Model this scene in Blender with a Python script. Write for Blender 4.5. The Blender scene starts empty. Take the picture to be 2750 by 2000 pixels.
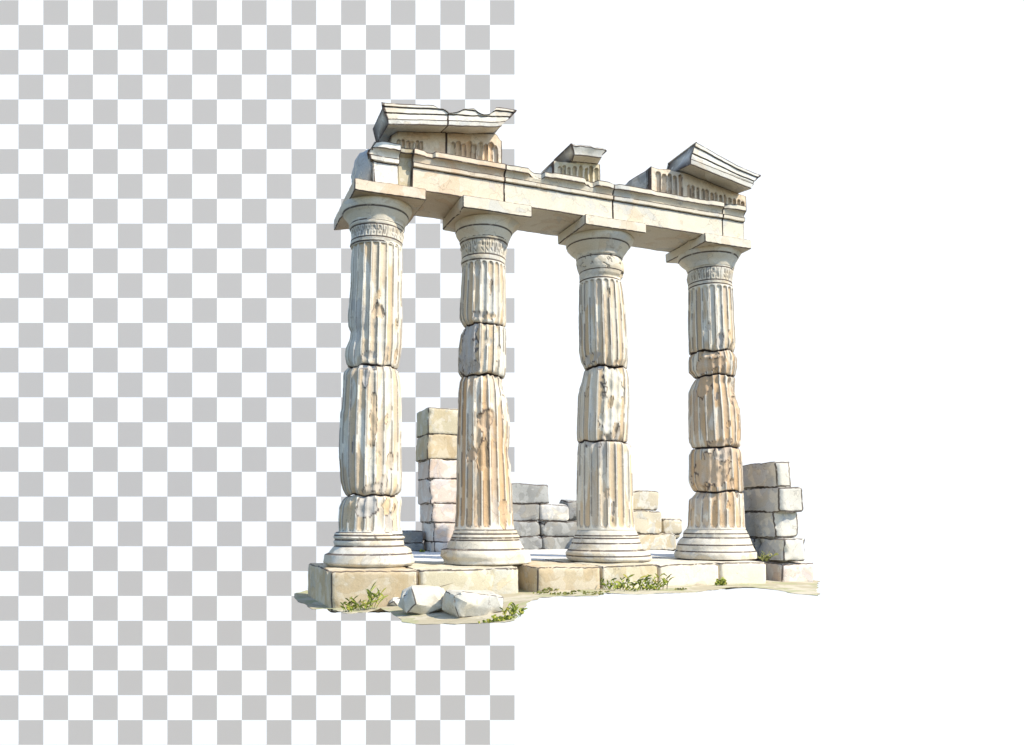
import bpy, bmesh, math, random
from mathutils import Vector, noise
random.seed(7)
scene = bpy.context.scene
COL = scene.collection
PI = math.pi

# ------------------------------------------------------------------ survey of the place
# The camera stands 0.58 m above the stylobate; X runs along the colonnade, Y into the ruin.
F, PX, PY, HZ, H, VDX = 2128.5, 1375.0, 1165.5, 1394.7, 0.58, 530.0
pitch = math.atan((HZ - PY) / F)
yaw = math.atan((PX - VDX) / math.hypot(F, HZ - PY))
cy_, sy_, cp_, sp_ = math.cos(yaw), math.sin(yaw), math.cos(pitch), math.sin(pitch)
FW = Vector((sy_ * cp_, cy_ * cp_, sp_)); RT = Vector((cy_, -sy_, 0)); UP = Vector((-sy_ * sp_, -cy_ * sp_, cp_))
EYE = Vector((0, 0, H))
CR = {0: (0, 0, 1), 1: (880, 260, .26679), 2: (1400, 360, .29982), 3: (780, 1380, .29101), 4: (1380, 1180, .37037),
      5: (880, 580, .31534), 6: (880, 1000, .31534), 7: (1480, 580, .31542), 8: (1480, 1000, .32628)}
def sight(c, u, v):
    a, b, s = CR[c]
    x, y = a + u * s, b + v * s
    return FW + RT * ((x - PX) / F) - UP * ((y - PY) / F)
def onX(c, u, v, X): d = sight(c, u, v); return EYE + d * (X / d.x)
def onY(c, u, v, Y): d = sight(c, u, v); return EYE + d * (Y / d.y)
def onZ(c, u, v, Z): d = sight(c, u, v); return EYE + d * ((Z - H) / d.z)
def nz(x, y, z, s=1.0, o=0.0): return noise.noise(Vector((x * s + o, y * s + o * 1.7, z * s - o)))
def lerp(a, b, t): return a + (b - a) * t
def sm(a, b, x):
    t = min(1, max(0, (x - a) / (b - a))) if a != b else float(x > a)
    return t * t * (3 - 2 * t)
def pw(tab, x):
    if x <= tab[0][0]: return tab[0][1]
    for (a, b), (c, d) in zip(tab, tab[1:]):
        if x <= c: return lerp(b, d, (x - a) / (c - a) if c > a else 1)
    return tab[-1][1]

# ------------------------------------------------------------------ materials
class NT:
    def __init__(s, name):
        s.m = bpy.data.materials.new(name); s.m.use_nodes = True
        s.t = s.m.node_tree; s.t.nodes.clear()
        s.out = s.n('ShaderNodeOutputMaterial'); s.b = s.n('ShaderNodeBsdfPrincipled')
        s.b.inputs['Roughness'].default_value = .92; s.b.inputs['Specular IOR Level'].default_value = .12
        s.l(s.b.outputs[0], s.out.inputs[0])
    def n(s, k, **kw):
        o = s.t.nodes.new(k)
        for a, b in kw.items(): setattr(o, a, b)
        return o
    def l(s, a, b): s.t.links.new(a, b)
    def put(s, sock, v):
        if isinstance(v, bpy.types.NodeSocket): s.l(v, sock)
        elif isinstance(v, (tuple, list)): sock.default_value = (*v, 1) if len(v) == 3 and sock.type == 'RGBA' else v
        else: sock.default_value = v
    def math(s, op, a, b=0.0, c=False):
        o = s.n('ShaderNodeMath', operation=op, use_clamp=c); s.put(o.inputs[0], a); s.put(o.inputs[1], b); return o.outputs[0]
    def mix(s, f, a, b, bt='MIX'):
        o = s.n('ShaderNodeMix', data_type='RGBA', blend_type=bt)
        s.put(o.inputs[0], f); s.put(o.inputs[6], a); s.put(o.inputs[7], b); return o.outputs[2]
    def noise(s, vec, scale, detail=2, dist=0.0, rough=.5):
        o = s.n('ShaderNodeTexNoise'); s.l(vec, o.inputs['Vector'])
        for k, v in (('Scale', scale), ('Detail', detail), ('Distortion', dist), ('Roughness', rough)): o.inputs[k].default_value = v
        return o.outputs['Fac']
    def step(s, x, a, b):
        o = s.n('ShaderNodeMapRange', interpolation_type='SMOOTHSTEP'); s.put(o.inputs[0], x)
        o.inputs[1].default_value = a; o.inputs[2].default_value = b; return o.outputs[0]
    def attr(s, name): o = s.n('ShaderNodeAttribute', attribute_name=name); return o.outputs['Fac']
    def coords(s, sc=(1, 1, 1), off=0):
        tc = s.n('ShaderNodeTexCoord'); oi = s.n('ShaderNodeObjectInfo')
        mp = s.n('ShaderNodeMapping'); mp.inputs['Scale'].default_value = sc
        s.l(tc.outputs['Object'], mp.inputs[0])
        cb = s.n('ShaderNodeCombineXYZ')
        for i, k in enumerate((37, 53, 71)): s.l(s.math('MULTIPLY_ADD', oi.outputs['Random'], k), cb.inputs[i])
        ad = s.n('ShaderNodeVectorMath', operation='ADD'); s.l(mp.outputs[0], ad.inputs[0]); s.l(cb.outputs[0], ad.inputs[1])
        a2 = s.n('ShaderNodeVectorMath', operation='ADD'); s.l(ad.outputs[0], a2.inputs[0]); a2.inputs[1].default_value = (off, off * .7, off * 1.3)
        return a2.outputs[0]

INK = (.070, .052, .044)
def stone(name, base, warm, cool, pale, wa=.5, ca=.5, streak=1.0, k=1.0, ink_all=False):
    m = NT(name)
    sc = (1, 1, streak)
    v = m.coords(sc); w = m.coords(sc, 19.3)
    n1 = m.noise(v, 1.9 * k, 3, .9); n2 = m.noise(w, 2.3 * k, 3, .7); n3 = m.noise(v, 5.5 * k, 2, .5)
    c = m.mix(m.math('MULTIPLY', m.step(n3, .50, .56), .75), base, pale)
    t = .60 - wa * .16
    c = m.mix(m.math('MULTIPLY', m.step(n1, t, t + .03), .55), c, warm)
    c = m.mix(m.math('MULTIPLY', m.step(n1, t + .09, t + .105), .6), c, warm)
    t2 = .62 - ca * .16
    c = m.mix(m.math('MULTIPLY', m.step(n2, t2, t2 + .025), .5), c, cool)
    c = m.mix(m.math('MULTIPLY', m.step(n2, t2 + .08, t2 + .095), .5), c, cool)
    # the pigment rim round each wash
    for (nn, tt) in ((n1, t + .015), (n2, t2 + .012)):
        d = m.math('ABSOLUTE', m.math('SUBTRACT', nn, tt))
        c = m.mix(m.math('MULTIPLY', m.math('SUBTRACT', 1, m.step(d, 0, .012)), .28), c, (.62, .55, .46), 'MULTIPLY')
    # stain carried by the stone itself, plus painted pale tint (mesh attributes)
    c = m.mix(m.math('MULTIPLY', m.attr('stain'), .95, True), c, warm)
    c = m.mix(m.math('MULTIPLY', m.attr('bare'), .85, True), c, cool)
    c = m.mix(m.math('MULTIPLY', m.attr('pale_lit'), .8, True), c, pale)  # pale flute fillets, and sunlight painted on the right wall's block ends
    g = m.noise(m.coords(), 70, 3, 0, .7)
    gm = m.n('ShaderNodeMapRange'); m.l(g, gm.inputs[0])
    gm.inputs[1].default_value = .25; gm.inputs[2].default_value = .75; gm.inputs[3].default_value = .86; gm.inputs[4].default_value = 1.12
    gc = m.n('ShaderNodeCombineColor')
    for i in range(3): m.l(gm.outputs[0], gc.inputs[i])
    c = m.mix(1.0, c, gc.outputs[0], 'MULTIPLY')
    # hand drawn line with breaks
    br = m.step(m.noise(m.coords(), 8, 3, 0, .7), .30, .46)
    if ink_all: f = m.math('MULTIPLY', br, .88)
    else: f = m.math('MULTIPLY', m.math('MULTIPLY', m.attr('ink'), .9, True), m.math('MULTIPLY_ADD', br, .65))
    if not ink_all:
        f.node.inputs[1].links and None
    # hairline cracks
    vo = m.n('ShaderNodeTexVoronoi', feature='DISTANCE_TO_EDGE'); vo.inputs['Scale'].default_value = 1.7
    wv = m.n('ShaderNodeVectorMath', operation='ADD'); m.l(v, wv.inputs[0])
    nc = m.n('ShaderNodeTexNoise'); nc.inputs['Scale'].default_value = 4; nc.inputs['Detail'].default_value = 4; m.l(v, nc.inputs['Vector'])
    sv = m.n('ShaderNodeVectorMath', operation='SCALE'); m.l(nc.outputs['Color'], sv.inputs[0]); sv.inputs['Scale'].default_value = .5
    m.l(sv.outputs[0], wv.inputs[1]); m.l(wv.outputs[0], vo.inputs['Vector'])
    cr = m.math('MULTIPLY', m.math('SUBTRACT', 1, m.step(vo.outputs['Distance'], .003, .010)), m.math('MULTIPLY', m.step(n2, .46, .52), .30))
    c = m.mix(cr, c, INK)
    c = m.mix(f, c, INK)
    m.l(c, m.b.inputs['Base Color'])
    bp = m.n('ShaderNodeBump'); bp.inputs['Strength'].default_value = .25; bp.inputs['Distance'].default_value = .012
    m.l(m.noise(m.coords(), 28, 4, 0, .65), bp.inputs['Height']); m.l(bp.outputs[0], m.b.inputs['Normal'])
    return m.m

def stone_pair(name, *a, **k):
    return (stone(name, *a, **k), stone(name + '_drawn_edge', *a, **dict(k, ink_all=True)))
WARM, COOL, PALE = (.49, .36, .215), (.34, .34, .32), (.64, .60, .505)
M = {}
M['cream'] = stone_pair('cream_marble', (.575, .515, .40), (.53, .435, .31), (.44, .44, .41), (.585, .53, .425), .15, .0)
M['peach'] = stone_pair('peach_marble', (.575, .48, .355), (.55, .40, .26), (.45, .42, .38), (.60, .52, .40), .25, .0)
M['shaft'] = stone_pair('fluted_marble', (.57, .51, .40), WARM, (.31, .30, .29), PALE, .2, .12, streak=.3)
M['rust'] = stone_pair('rusty_marble', (.55, .46, .34), (.47, .31, .165), (.38, .34, .30), PALE, .5, .2, streak=.35)
M['white'] = stone_pair('white_marble', (.52, .47, .375), (.47, .39, .265), (.41, .40, .37), (.58, .54, .455), .3, .3)
M['tan'] = stone_pair('tan_limestone', (.48, .39, .255), (.42, .315, .18), (.38, .36, .30), (.53, .46, .34), .4, .15)
M['grey'] = stone_pair('shade_grey_limestone', (.235, .235, .22), (.26, .24, .20), (.19, .195, .20), (.33, .33, .31), .2, .4)  # the mid wall's shade is put into this darker grey
M['pink'] = stone_pair('pink_limestone', (.56, .465, .385), (.55, .41, .30), (.45, .41, .40), (.62, .57, .50), .35, .15)
M['olive'] = stone_pair('olive_limestone', (.47, .415, .29), (.43, .35, .21), (.40, .39, .33), (.54, .49, .385), .3, .2)
M['slate'] = stone_pair('blue_grey_limestone', (.42, .415, .395), (.43, .39, .31), (.34, .34, .335), (.58, .54, .45), .2, .35)
M['ashlar'] = stone_pair('cream_ashlar', (.46, .405, .30), (.43, .345, .21), (.35, .345, .31), (.55, .52, .45), .3, .2)
M['cornice'] = stone_pair('cornice_marble', (.64, .60, .51), (.58, .49, .37), (.48, .47, .44), (.70, .67, .60), .15, .15)
M['rock'] = stone_pair('weathered_rock', (.50, .455, .36), (.46, .38, .27), (.37, .36, .32), (.56, .52, .43), .2, .25)
M['floor'] = stone_pair('white_paving', (.56, .55, .51), (.52, .47, .38), (.48, .48, .46), (.60, .59, .56), .1, .1)

def ground_mat():
    m = NT('sandy_ground'); v = m.coords()
    n1 = m.noise(v, 1.4, 4, .8); n2 = m.noise(v, 3.1, 4, .6)
    c = m.mix(m.step(n1, .46, .52), (.44, .395, .29), (.36, .315, .215))
    c = m.mix(m.math('MULTIPLY', m.step(n2, .54, .58), .7), c, (.29, .30, .155))
    c = m.mix(m.math('MULTIPLY', m.step(m.noise(v, 9, 3, .3), .58, .63), .5), c, (.30, .27, .17))
    m.l(c, m.b.inputs['Base Color']); return m.m
GROUND = ground_mat()
def leaf_mat(name, a, b, c3):
    m = NT(name); v = m.coords()
    t = m.attr('tone')
    c = m.mix(m.step(t, .25, .5), a, b); c = m.mix(m.step(t, .84, .92), c, c3)
    m.l(c, m.b.inputs['Base Color']); m.b.inputs['Roughness'].default_value = .6; return m.m
GRASS = leaf_mat('weed_leaves', (.06, .085, .014), (.21, .24, .035), (.34, .31, .06))
MOSS = leaf_mat('dry_moss', (.10, .11, .03), (.20, .20, .06), (.30, .26, .10))

# ------------------------------------------------------------------ objects
def tag(o, label=None, cat=None, group=None, kind=None):
    if cat and not kind: kind = 'thing'
    for k, v in (('label', label), ('category', cat), ('group', group), ('kind', kind)):
        if v: o[k] = v
    return o
def empty(name, loc):
    o = bpy.data.objects.new(name, None); o.location = loc; o.empty_display_size = .2; COL.objects.link(o); return o
def abs_loc(o):
    p = Vector(o.location)
    while o.parent: o = o.parent; p += o.location
    return p
def mesh_obj(name, verts, faces, mats, parent=None, origin=None, attrs=None, smooth=True, mi=None, angle=None):
    verts = [Vector(v) for v in verts]
    if origin is None:
        n = len(verts); cx = sum(v.x for v in verts) / n; cyy = sum(v.y for v in verts) / n
        origin = Vector((cx, cyy, min(v.z for v in verts)))
    me = bpy.data.meshes.new(name)
    me.from_pydata([v - origin for v in verts], [], faces)
    for m in (mats if isinstance(mats, (tuple, list)) else (mats,)): me.materials.append(m)
    for k, vals in (attrs or {}).items():
        a = me.attributes.new(k, 'FLOAT', 'POINT'); a.data.foreach_set('value', [float(x) for x in vals])
    if mi: me.polygons.foreach_set('material_index', mi)
    me.polygons.foreach_set('use_smooth', [smooth] * len(me.polygons))
    me.update()
    if angle: me.set_sharp_from_angle(angle=math.radians(angle))
    o = bpy.data.objects.new(name, me); COL.objects.link(o)
    if parent: o.parent = parent; o.location = origin - abs_loc(parent)
    else: o.location = origin
    return o
def bm_obj(name, bm, mats, parent=None, angle=40):
    bm.verts.ensure_lookup_table(); bm.verts.index_update()
    o = mesh_obj(name, [v.co.copy() for v in bm.verts], [[v.index for v in f.verts] for f in bm.faces], mats, parent,
                 mi=[f.material_index for f in bm.faces], angle=angle)
    bm.free(); return o

def hewn(bm, L=.12, amp=.012, line=.009, sharp=28, seed=0.0, fine=.004, nicks=0, soft=0):
    """turn a coarse solid into hewn stone: subdivide, roughen, draw its edges"""
    bmesh.ops.recalc_face_normals(bm, faces=bm.faces)
    for e in bm.edges:
        e.smooth = not (len(e.link_faces) == 2 and e.calc_face_angle(0) > math.radians(sharp))
    bmesh.ops.triangulate(bm, faces=bm.faces)
    for _ in range(7):
        ee = [e for e in bm.edges if e.calc_length() > L]
        if not ee: break
        bmesh.ops.subdivide_edges(bm, edges=ee, cuts=1)
        bmesh.ops.triangulate(bm, faces=[f for f in bm.faces if len(f.verts) > 3])
    for _ in range(soft): bmesh.ops.smooth_vert(bm, verts=bm.verts, factor=.5, use_axis_x=True, use_axis_y=True, use_axis_z=True)
    for v in bm.verts:
        p = v.co.copy()
        a = noise.noise_vector(p * 2.6 + Vector((seed, seed * .3, -seed)))
        b = noise.noise_vector(p * 11 + Vector((seed, 3, seed)))
        v.co = p + a * amp + b * fine
    ee = [e for e in bm.edges if not e.smooth and len(e.link_faces) == 2]
    if nicks and ee:
        rn = random.Random(int(seed * 31) + nicks); cen = sum((v.co for v in bm.verts), Vector()) / len(bm.verts)
        for _ in range(nicks):
            c = rn.choice(ee).verts[0].co.copy(); rad = rn.uniform(.04, .10); dp = rn.uniform(.012, .035)
            for v in bm.verts:
                d = (v.co - c).length
                if d < rad: v.co += (cen - v.co).normalized() * dp * (1 - (d / rad) ** 2)
    line *= 1.15
    if line > 0 and ee:
        r = bmesh.ops.bevel(bm, geom=ee, offset=line, offset_type='OFFSET', segments=1, affect='EDGES', clamp_overlap=False)
        for f in r['faces']: f.material_index = 1
    return bm
def prism_bm(foot, z0, z1, rnd=0.0, topround=0.0, shrink=1.0):
    """foot: list of (x, y); z0/z1 numbers or functions of (x, y)"""
    bm = bmesh.new()
    f0 = z0 if callable(z0) else (lambda x, y: z0); f1 = z1 if callable(z1) else (lambda x, y: z1)
    a = [bm.verts.new((x, y, f0(x, y))) for x, y in foot]; b = [bm.verts.new((x, y, f1(x, y))) for x, y in foot]
    n = len(foot)
    bm.faces.new(a[::-1]); bm.faces.new(b); ve = []
    for i in range(n):
        bm.faces.new((a[i], a[(i + 1) % n], b[(i + 1) % n], b[i]))
    bm.edges.ensure_lookup_table()
    if rnd > 0:
        ve = [e for e in bm.edges if abs(e.verts[0].co.z - e.verts[1].co.z) > .04 and (e.verts[0].co.xy - e.verts[1].co.xy).length < .05]
        bmesh.ops.bevel(bm, geom=ve, offset=rnd, segments=4, profile=.5, affect='EDGES', clamp_overlap=True)
    if topround > 0:
        te = [e for e in bm.edges if len(e.link_faces) == 2 and e.calc_face_angle(0) > .9]
        bmesh.ops.bevel(bm, geom=te, offset=topround, segments=3, profile=.5, affect='EDGES', clamp_overlap=True)
    return bm
def block(name, foot, z0, z1, mat, parent=None, rnd=0.0, topround=0.0, L=.11, amp=.012, line=.012, seed=None, sharp=28, nicks=9, soft=0):
    bm = hewn(prism_bm(foot, z0, z1, rnd, topround), min(L, .085), amp, line, sharp, random.uniform(0, 50) if seed is None else seed, nicks=nicks, soft=soft)
    return bm_obj(name, bm, M[mat], parent)
def sunlit_end_tint(o, y, depth):
    """pale sunlight tint painted on the broken front end of a block, with a ragged limit"""
    me = o.data; a = me.attributes.new('pale_lit', 'FLOAT', 'POINT')
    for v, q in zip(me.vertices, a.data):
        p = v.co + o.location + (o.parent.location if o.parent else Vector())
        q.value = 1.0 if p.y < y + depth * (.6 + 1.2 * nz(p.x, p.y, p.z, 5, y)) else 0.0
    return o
def rect(x0, x1, y0, y1): return [(x0, y0), (x1, y0), (x1, y1), (x0, y1)]

# ------------------------------------------------------------------ columns
class Axis:
    def __init__(s, x, y):
        s.p = Vector((x, y, 0)); w = Vector((x, y, 0)).normalized(); s.w = w; s.e = Vector((w.y, -w.x, 0))
    def sil(s, c, u, v):                     # silhouette point -> (offset from axis, height)
        d = sight(c, u, v); t = s.p.dot(s.w) / d.dot(s.w); q = EYE + d * t
        return (q - s.p).dot(s.e), q.z
    def pt(s, th, r, off, z): return s.p + s.e * (off + r * math.cos(th)) - s.w * (r * math.sin(th)) + Vector((0, 0, z))
    def theta(s, c, u, v, R, off):           # seen point on the drum -> (angle, height)
        o, z = s.sil(c, u, v); return math.acos(max(-1, min(1, (o - off) / R))), z
def side(ax, pts):
    t = sorted(((z, o) for o, z in (ax.sil(*p) for p in pts)))
    return t
def lathe(name, ax, left, right, mat, parent, z0=None, z1=None, lines=(), nth=144, dz=.013, rough=.006, seed=0.0,
          flutes=None, chips=(), strokes=(), wob=(0, 0), seam=(True, True), lw=.0075, bulge=0.0):
    L = side(ax, left); R = side(ax, right)
    z0 = min(L[0][0], R[0][0]) if z0 is None else z0; z1 = max(L[-1][0], R[-1][0]) if z1 is None else z1
    lz = [ax.sil(*p)[1] for p in lines]
    zs = set(); n = max(3, int((z1 - z0) / dz))
    for i in range(n + 1): zs.add(round(lerp(z0, z1, i / n), 4))
    for z in lz:
        for d in (-.014, -lw, 0, lw, .014): zs.add(round(min(z1, max(z0, z + d)), 4))
    for d in (.006, .012): zs.add(round(z0 + d, 4)); zs.add(round(z1 - d, 4))
    zs = sorted(zs)
    V, INKV, ST, BA, CL = [], [], [], [], []
    rs = random.Random(int(seed * 100) + 5)
    fl_st = [rs.random() for _ in range(40)]; fl_z = [rs.uniform(0, 20) for _ in range(40)]
    ch = []
    auto = []
    if flutes:
        for _ in range(3): auto.append((rs.uniform(.35, PI - .3), lerp(z0, z1, rs.uniform(.08, .92)), rs.uniform(.018, .045), rs.uniform(.03, .10), rs.uniform(.010, .02), rs.choice((.2, .6, .9)), rs.choice((0, .3, .6)), rs.uniform(0, 30)))
    for (c, u, v, hw, hh, dep, st, ba) in chips:
        zc = ax.sil(c, u, v)[1]; l = pw(L, zc); r = pw(R, zc)
        th, zc = ax.theta(c, u, v, (r - l) / 2, (r + l) / 2); ch.append((th, zc, hw, hh, dep, st, ba, rs.uniform(0, 30)))
    if flutes:
        za, zb_ = lerp(z0, z1, .18), lerp(z0, z1, .82)
        def trend(T):
            qs = sorted(pw(T, lerp(z0, z1, .1 + .8 * i / 20)) for i in range(21))
            md = qs[10]; lo = sum(pw(T, lerp(z0, z1, .1 + .4 * i / 10)) for i in range(11)) / 11; hi = sum(pw(T, lerp(z0, z1, .5 + .4 * i / 10)) for i in range(11)) / 11
            sl = (hi - lo) / (.4 * (z1 - z0)) * .6
            return lambda z: md + sl * (z - (z0 + z1) / 2)
        TL, TR = trend(L), trend(R)
    ch += auto
    for z in zs:
        l = pw(L, z); r = pw(R, z); off = (l + r) / 2; Rm = max(.02, (r - l) / 2); dL = dR = 0.0
        if flutes:
            l0, r0 = TL(z), TR(z); off = (l0 + r0) / 2; Rm = (r0 - l0) / 2; dL = l0 - l; dR = r - r0
            cm = 0 if dL * dR <= 0 else math.copysign(min(abs(dL), abs(dR)), dL)
            Rm += cm; dL -= cm; dR -= cm
        for j in range(nth):
            th = 2 * PI * j / nth; ct = math.cos(th)
            R0 = Rm + dL * max(0, -ct) ** 1.5 + dR * max(0, ct) ** 1.5
            p = ax.pt(th, R0, off, z)
            rr = R0; ink = 0.0; stn = 0.0; bare = 0.0; cln = 0.0
            if flutes:
                nf, dep, ph, zb, zt, zsty = flutes
                q = (th / (2 * PI) * nf + ph) % nf; k = int(q); t = q - k
                fw = 2 * PI * R0 / nf
                a = (t - .5) * fw; hwid = fw * .385
                ov = 0
                if z < zb + hwid: ov = zb + hwid - z
                elif z > zt - hwid: ov = z - (zt - hwid)
                dd = math.hypot(a, ov)
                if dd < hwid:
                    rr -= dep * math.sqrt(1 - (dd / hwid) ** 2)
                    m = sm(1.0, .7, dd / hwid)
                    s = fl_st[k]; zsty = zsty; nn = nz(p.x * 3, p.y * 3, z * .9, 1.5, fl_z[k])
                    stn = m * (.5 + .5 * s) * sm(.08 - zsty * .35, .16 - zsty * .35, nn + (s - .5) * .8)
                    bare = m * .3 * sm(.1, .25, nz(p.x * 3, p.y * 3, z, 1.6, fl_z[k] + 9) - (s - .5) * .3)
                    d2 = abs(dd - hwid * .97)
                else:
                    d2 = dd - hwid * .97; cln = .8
                if d2 < fw * .065 and nz(z, k * 3.1, seed, 3.0) > -.22: ink = max(ink, .55)
            rr += rough * nz(p.x, p.y, p.z, 4, seed) + rough * .6 * nz(p.x, p.y, p.z, 17, seed + 4)
            for (tc, zc, hw, hh, dep_, st, ba, so) in ch:
                a = (th - tc + PI) % (2 * PI) - PI
                au = a * R0 / hw; av = (z - zc) / hh
                if abs(au) > 1.7 or abs(av) > 1.7: continue
                d = (abs(au) ** 3 + abs(av) ** 3) ** .333 * .8 + .2 * abs(au + av * .7) + .55 * nz(p.x, p.y, p.z * .8, 6, so) + .3 * nz(p.x, p.y, p.z, 15, so)
                if d < 1:
                    rr = min(rr, R0 - .008) - dep_ * .75 * sm(1.0, .55, d) + .012 * nz(p.x, p.y, p.z, 9, so)
                    ink = 0; stn = st; bare = ba; cln = 0
                    if d > .90 and nz(p.x, p.y, p.z, 7, so + 5) > -.25: ink = .85
            for (x, za, xb, zbb, w) in strokes:
                uu = th * .3; dx, dzz = xb - x, zbb - za; LL = dx * dx + dzz * dzz
                if abs(uu - x) > .08: continue
                t = 0 if LL == 0 else max(0, min(1, ((uu - x) * dx + (z - za) * dzz) / LL))
                d = math.hypot(uu - x - t * dx, z - za - t * dzz)
                if d < w: rr -= .006; ink = max(ink, .6)
                elif d < w * 1.8: rr -= .003
            for q in lz:
                if abs(z - q) < lw + .0005: ink = max(ink, .9); rr -= .004
            if flutes:
                for de, on, sd_ in ((z - z0, seam[0], 3.3), (z1 - z, seam[1], 8.8)):
                    if on and de < .11:
                        k_ = max(0, nz(math.cos(th), math.sin(th), de, 2.6, seed + sd_) - .02)
                        if k_ > 0 and de < .11 * min(1, k_ * 3): rr -= min(.04, .10 * k_) * (1 - de / .11); cln *= .3; stn = max(stn, .25); ink *= .5
            zz = z
            f = (z - z0) / (z1 - z0)
            if wob[0]: zz += (1 - f) * .034 * nz(math.cos(th), math.sin(th), 0, 1.9, wob[0])
            if wob[1]: zz += f * .034 * nz(math.cos(th), math.sin(th), 0, 1.9, wob[1])
            if (seam[0] and z - z0 < .0065) or (seam[1] and z1 - z < .0065): ink = 1.0; rr -= .012
            elif (seam[0] and z - z0 < .0125) or (seam[1] and z1 - z < .0125): rr -= .004
            V.append(ax.pt(th, rr, off, zz)); INKV.append(ink); ST.append(stn); BA.append(bare); CL.append(cln)
    faces = []
    for i in range(len(zs) - 1):
        for j in range(nth):
            a = i * nth + j; b = i * nth + (j + 1) % nth
            faces.append((a, b, b + nth, a + nth))
    faces.append(tuple(range(nth))[::-1]); faces.append(tuple(range((len(zs) - 1) * nth, len(zs) * nth)))
    return mesh_obj(name, V, faces, M[mat][0], parent, attrs={'ink': INKV, 'stain': ST, 'bare': BA, 'pale_lit': CL}, angle=60)

def C(c, *uv): return [(c, u, v) for u, v in uv]
def glyphs(ax, zlo, zhi, seed):
    r = random.Random(seed); S = []; x = 0.0; h = zhi - zlo
    while x < 2 * PI * .3:
        if r.random() < .18: x += .04; continue
        k = r.random(); w = r.uniform(.045, .075); m = x + w / 2
        a, b = zlo + h * .15, zlo + h * .85
        if k < .35: S.append((m, a, m + r.uniform(-.008, .008), b, .006)); S.append((m + .016, a, m + .016, lerp(a, b, .5), .005))
        elif k < .6: S += [(m - .014, lerp(a, b, .55), m - .005, b, .007), (m + .014, lerp(a, b, .5), m + .006, b, .007), (m, a, m, lerp(a, b, .2), .006)]
        elif k < .8: S += [(m, lerp(a, b, .6), m, b, .009), (m - .012, a, m + .012, lerp(a, b, .3), .005)]
        else: S += [(m - .018, b, m, a, .005), (m + .018, b, m, a, .005)]
        S.append((x, zlo, x + r.uniform(-.004, .004), zhi, .0045 if k < .5 else .003)); x += w
    return S

def abacus(name, c, fl_t, fr_t, fr_b, fl_b, bl, mat, parent, Yf):
    """front corner points seen in the photograph give width and thickness, bl the depth"""
    a = onY(c, *fl_t, Yf); b = onY(c, *fr_t, Yf); cc = onY(c, *fr_b, Yf); d = onY(c, *fl_b, Yf)
    zt = ABT; zb = ((cc.z + d.z) / 2 - (a.z + b.z) / 2) * 1.15 + zt
    x0, x1 = (a.x + d.x) / 2, (b.x + cc.x) / 2
    bk_ = onX(c, bl[0], bl[1], x0).y
    foot = [(x0, Yf), (x1, Yf), (x1 - .005, Yf + .98), (x0 - .01, bk_)]
    return block(name, foot, zb, zt, mat, parent, amp=.008, line=.012, L=.09, nicks=4), zb
ABT = 4.79
def abacus_bottom(c, a, b, cc, d, bl, Yf):
    return (onY(c, *cc, Yf).z + onY(c, *d, Yf).z - onY(c, *a, Yf).z - onY(c, *b, Yf).z) / 2 * 1.15 + ABT
YF = 9.47

cols = []
def column(x, y, label, base, necks, drums, cap, aba, mats, seed, zb, flute_phase, dep=.024):
    ax = Axis(x, y)
    root = empty('column', (x, y, 0)); tag(root, label, 'column', 'row of four marble columns')
    bl, br, blines = base
    lathe('base', ax, bl, br, mats['base'], root, z0=zb, lines=blines, seed=seed, rough=.008, chips=BASECHIPS.get(seed, ()), seam=(True, True))
    nl, nr, nlines, orn = necks
    zn = [ax.sil(*p)[1] for p in nlines]
    st = glyphs(ax, zn[orn[0]] + .012, zn[orn[1]] - .012, int(seed)) if orn else ()
    ln = [p for p in nlines]
    if not orn:
        rc = random.Random(5); st = []
        for _ in range(26):
            x, z = rc.uniform(0, 2 * PI * .3), rc.uniform(zn[2] + .02, zn[0] - .02)
            for _k in range(rc.randint(3, 6)):
                x2, z2 = x + rc.uniform(-.01, .035), max(zn[2] + .01, min(zn[0] - .01, z + rc.uniform(-.035, .035))); st.append((x, z, x2, z2, .005)); x, z = x2, z2
    lathe('neck_band', ax, nl, nr, mats['neck'], root, lines=ln, strokes=st, nth=300, dz=.008, seed=seed + 1, seam=(False, False), chips=NECKCHIPS.get(seed, ()))
    cl, cr, clines = cap
    abz = abacus_bottom(*aba, YF)
    capr = lathe('capital', ax, cl, cr, mats['cap'], root, z1=abz - .002, lines=clines, seed=seed + 2, rough=.006, seam=(False, False))
    abacus('abacus', *aba, mats['abacus'], capr, YF)
    nd = len(drums)
    for i, (dl, dr, chips, mat) in enumerate(drums):
        L = side(ax, dl); R = side(ax, dr)
        z1 = (L[-1][0] + R[-1][0]) / 2; z0 = (L[0][0] + R[0][0]) / 2
        fb = z0 - 1 if i < nd - 1 else z0 + .03
        ft = z1 + 1 if i > 0 else z1 - .015
        lathe('drum', ax, dl, dr, mat, root, z0=z0, z1=z1, nth=280, dz=.02, seed=seed + 3 + i * 1.7,
              flutes=(20, dep, flute_phase + i * .13, fb, ft, {'rust': .45}.get(mat, .1)), chips=chips, rough=.005,
              wob=(0 if i == nd - 1 else seed + 20 + i + 1, 0 if i == 0 else seed + 20 + i), seam=(i < nd - 1, i > 0))
    cols.append(root)
    return root
BASECHIPS = {11: [(3, 720, 215, .10, .025, .006, 0, .3)], 22: [], 33: [], 44: []}
NECKCHIPS = {33: [(7, 600, 520, .06, .05, .02, .8, 0)]}

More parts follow.
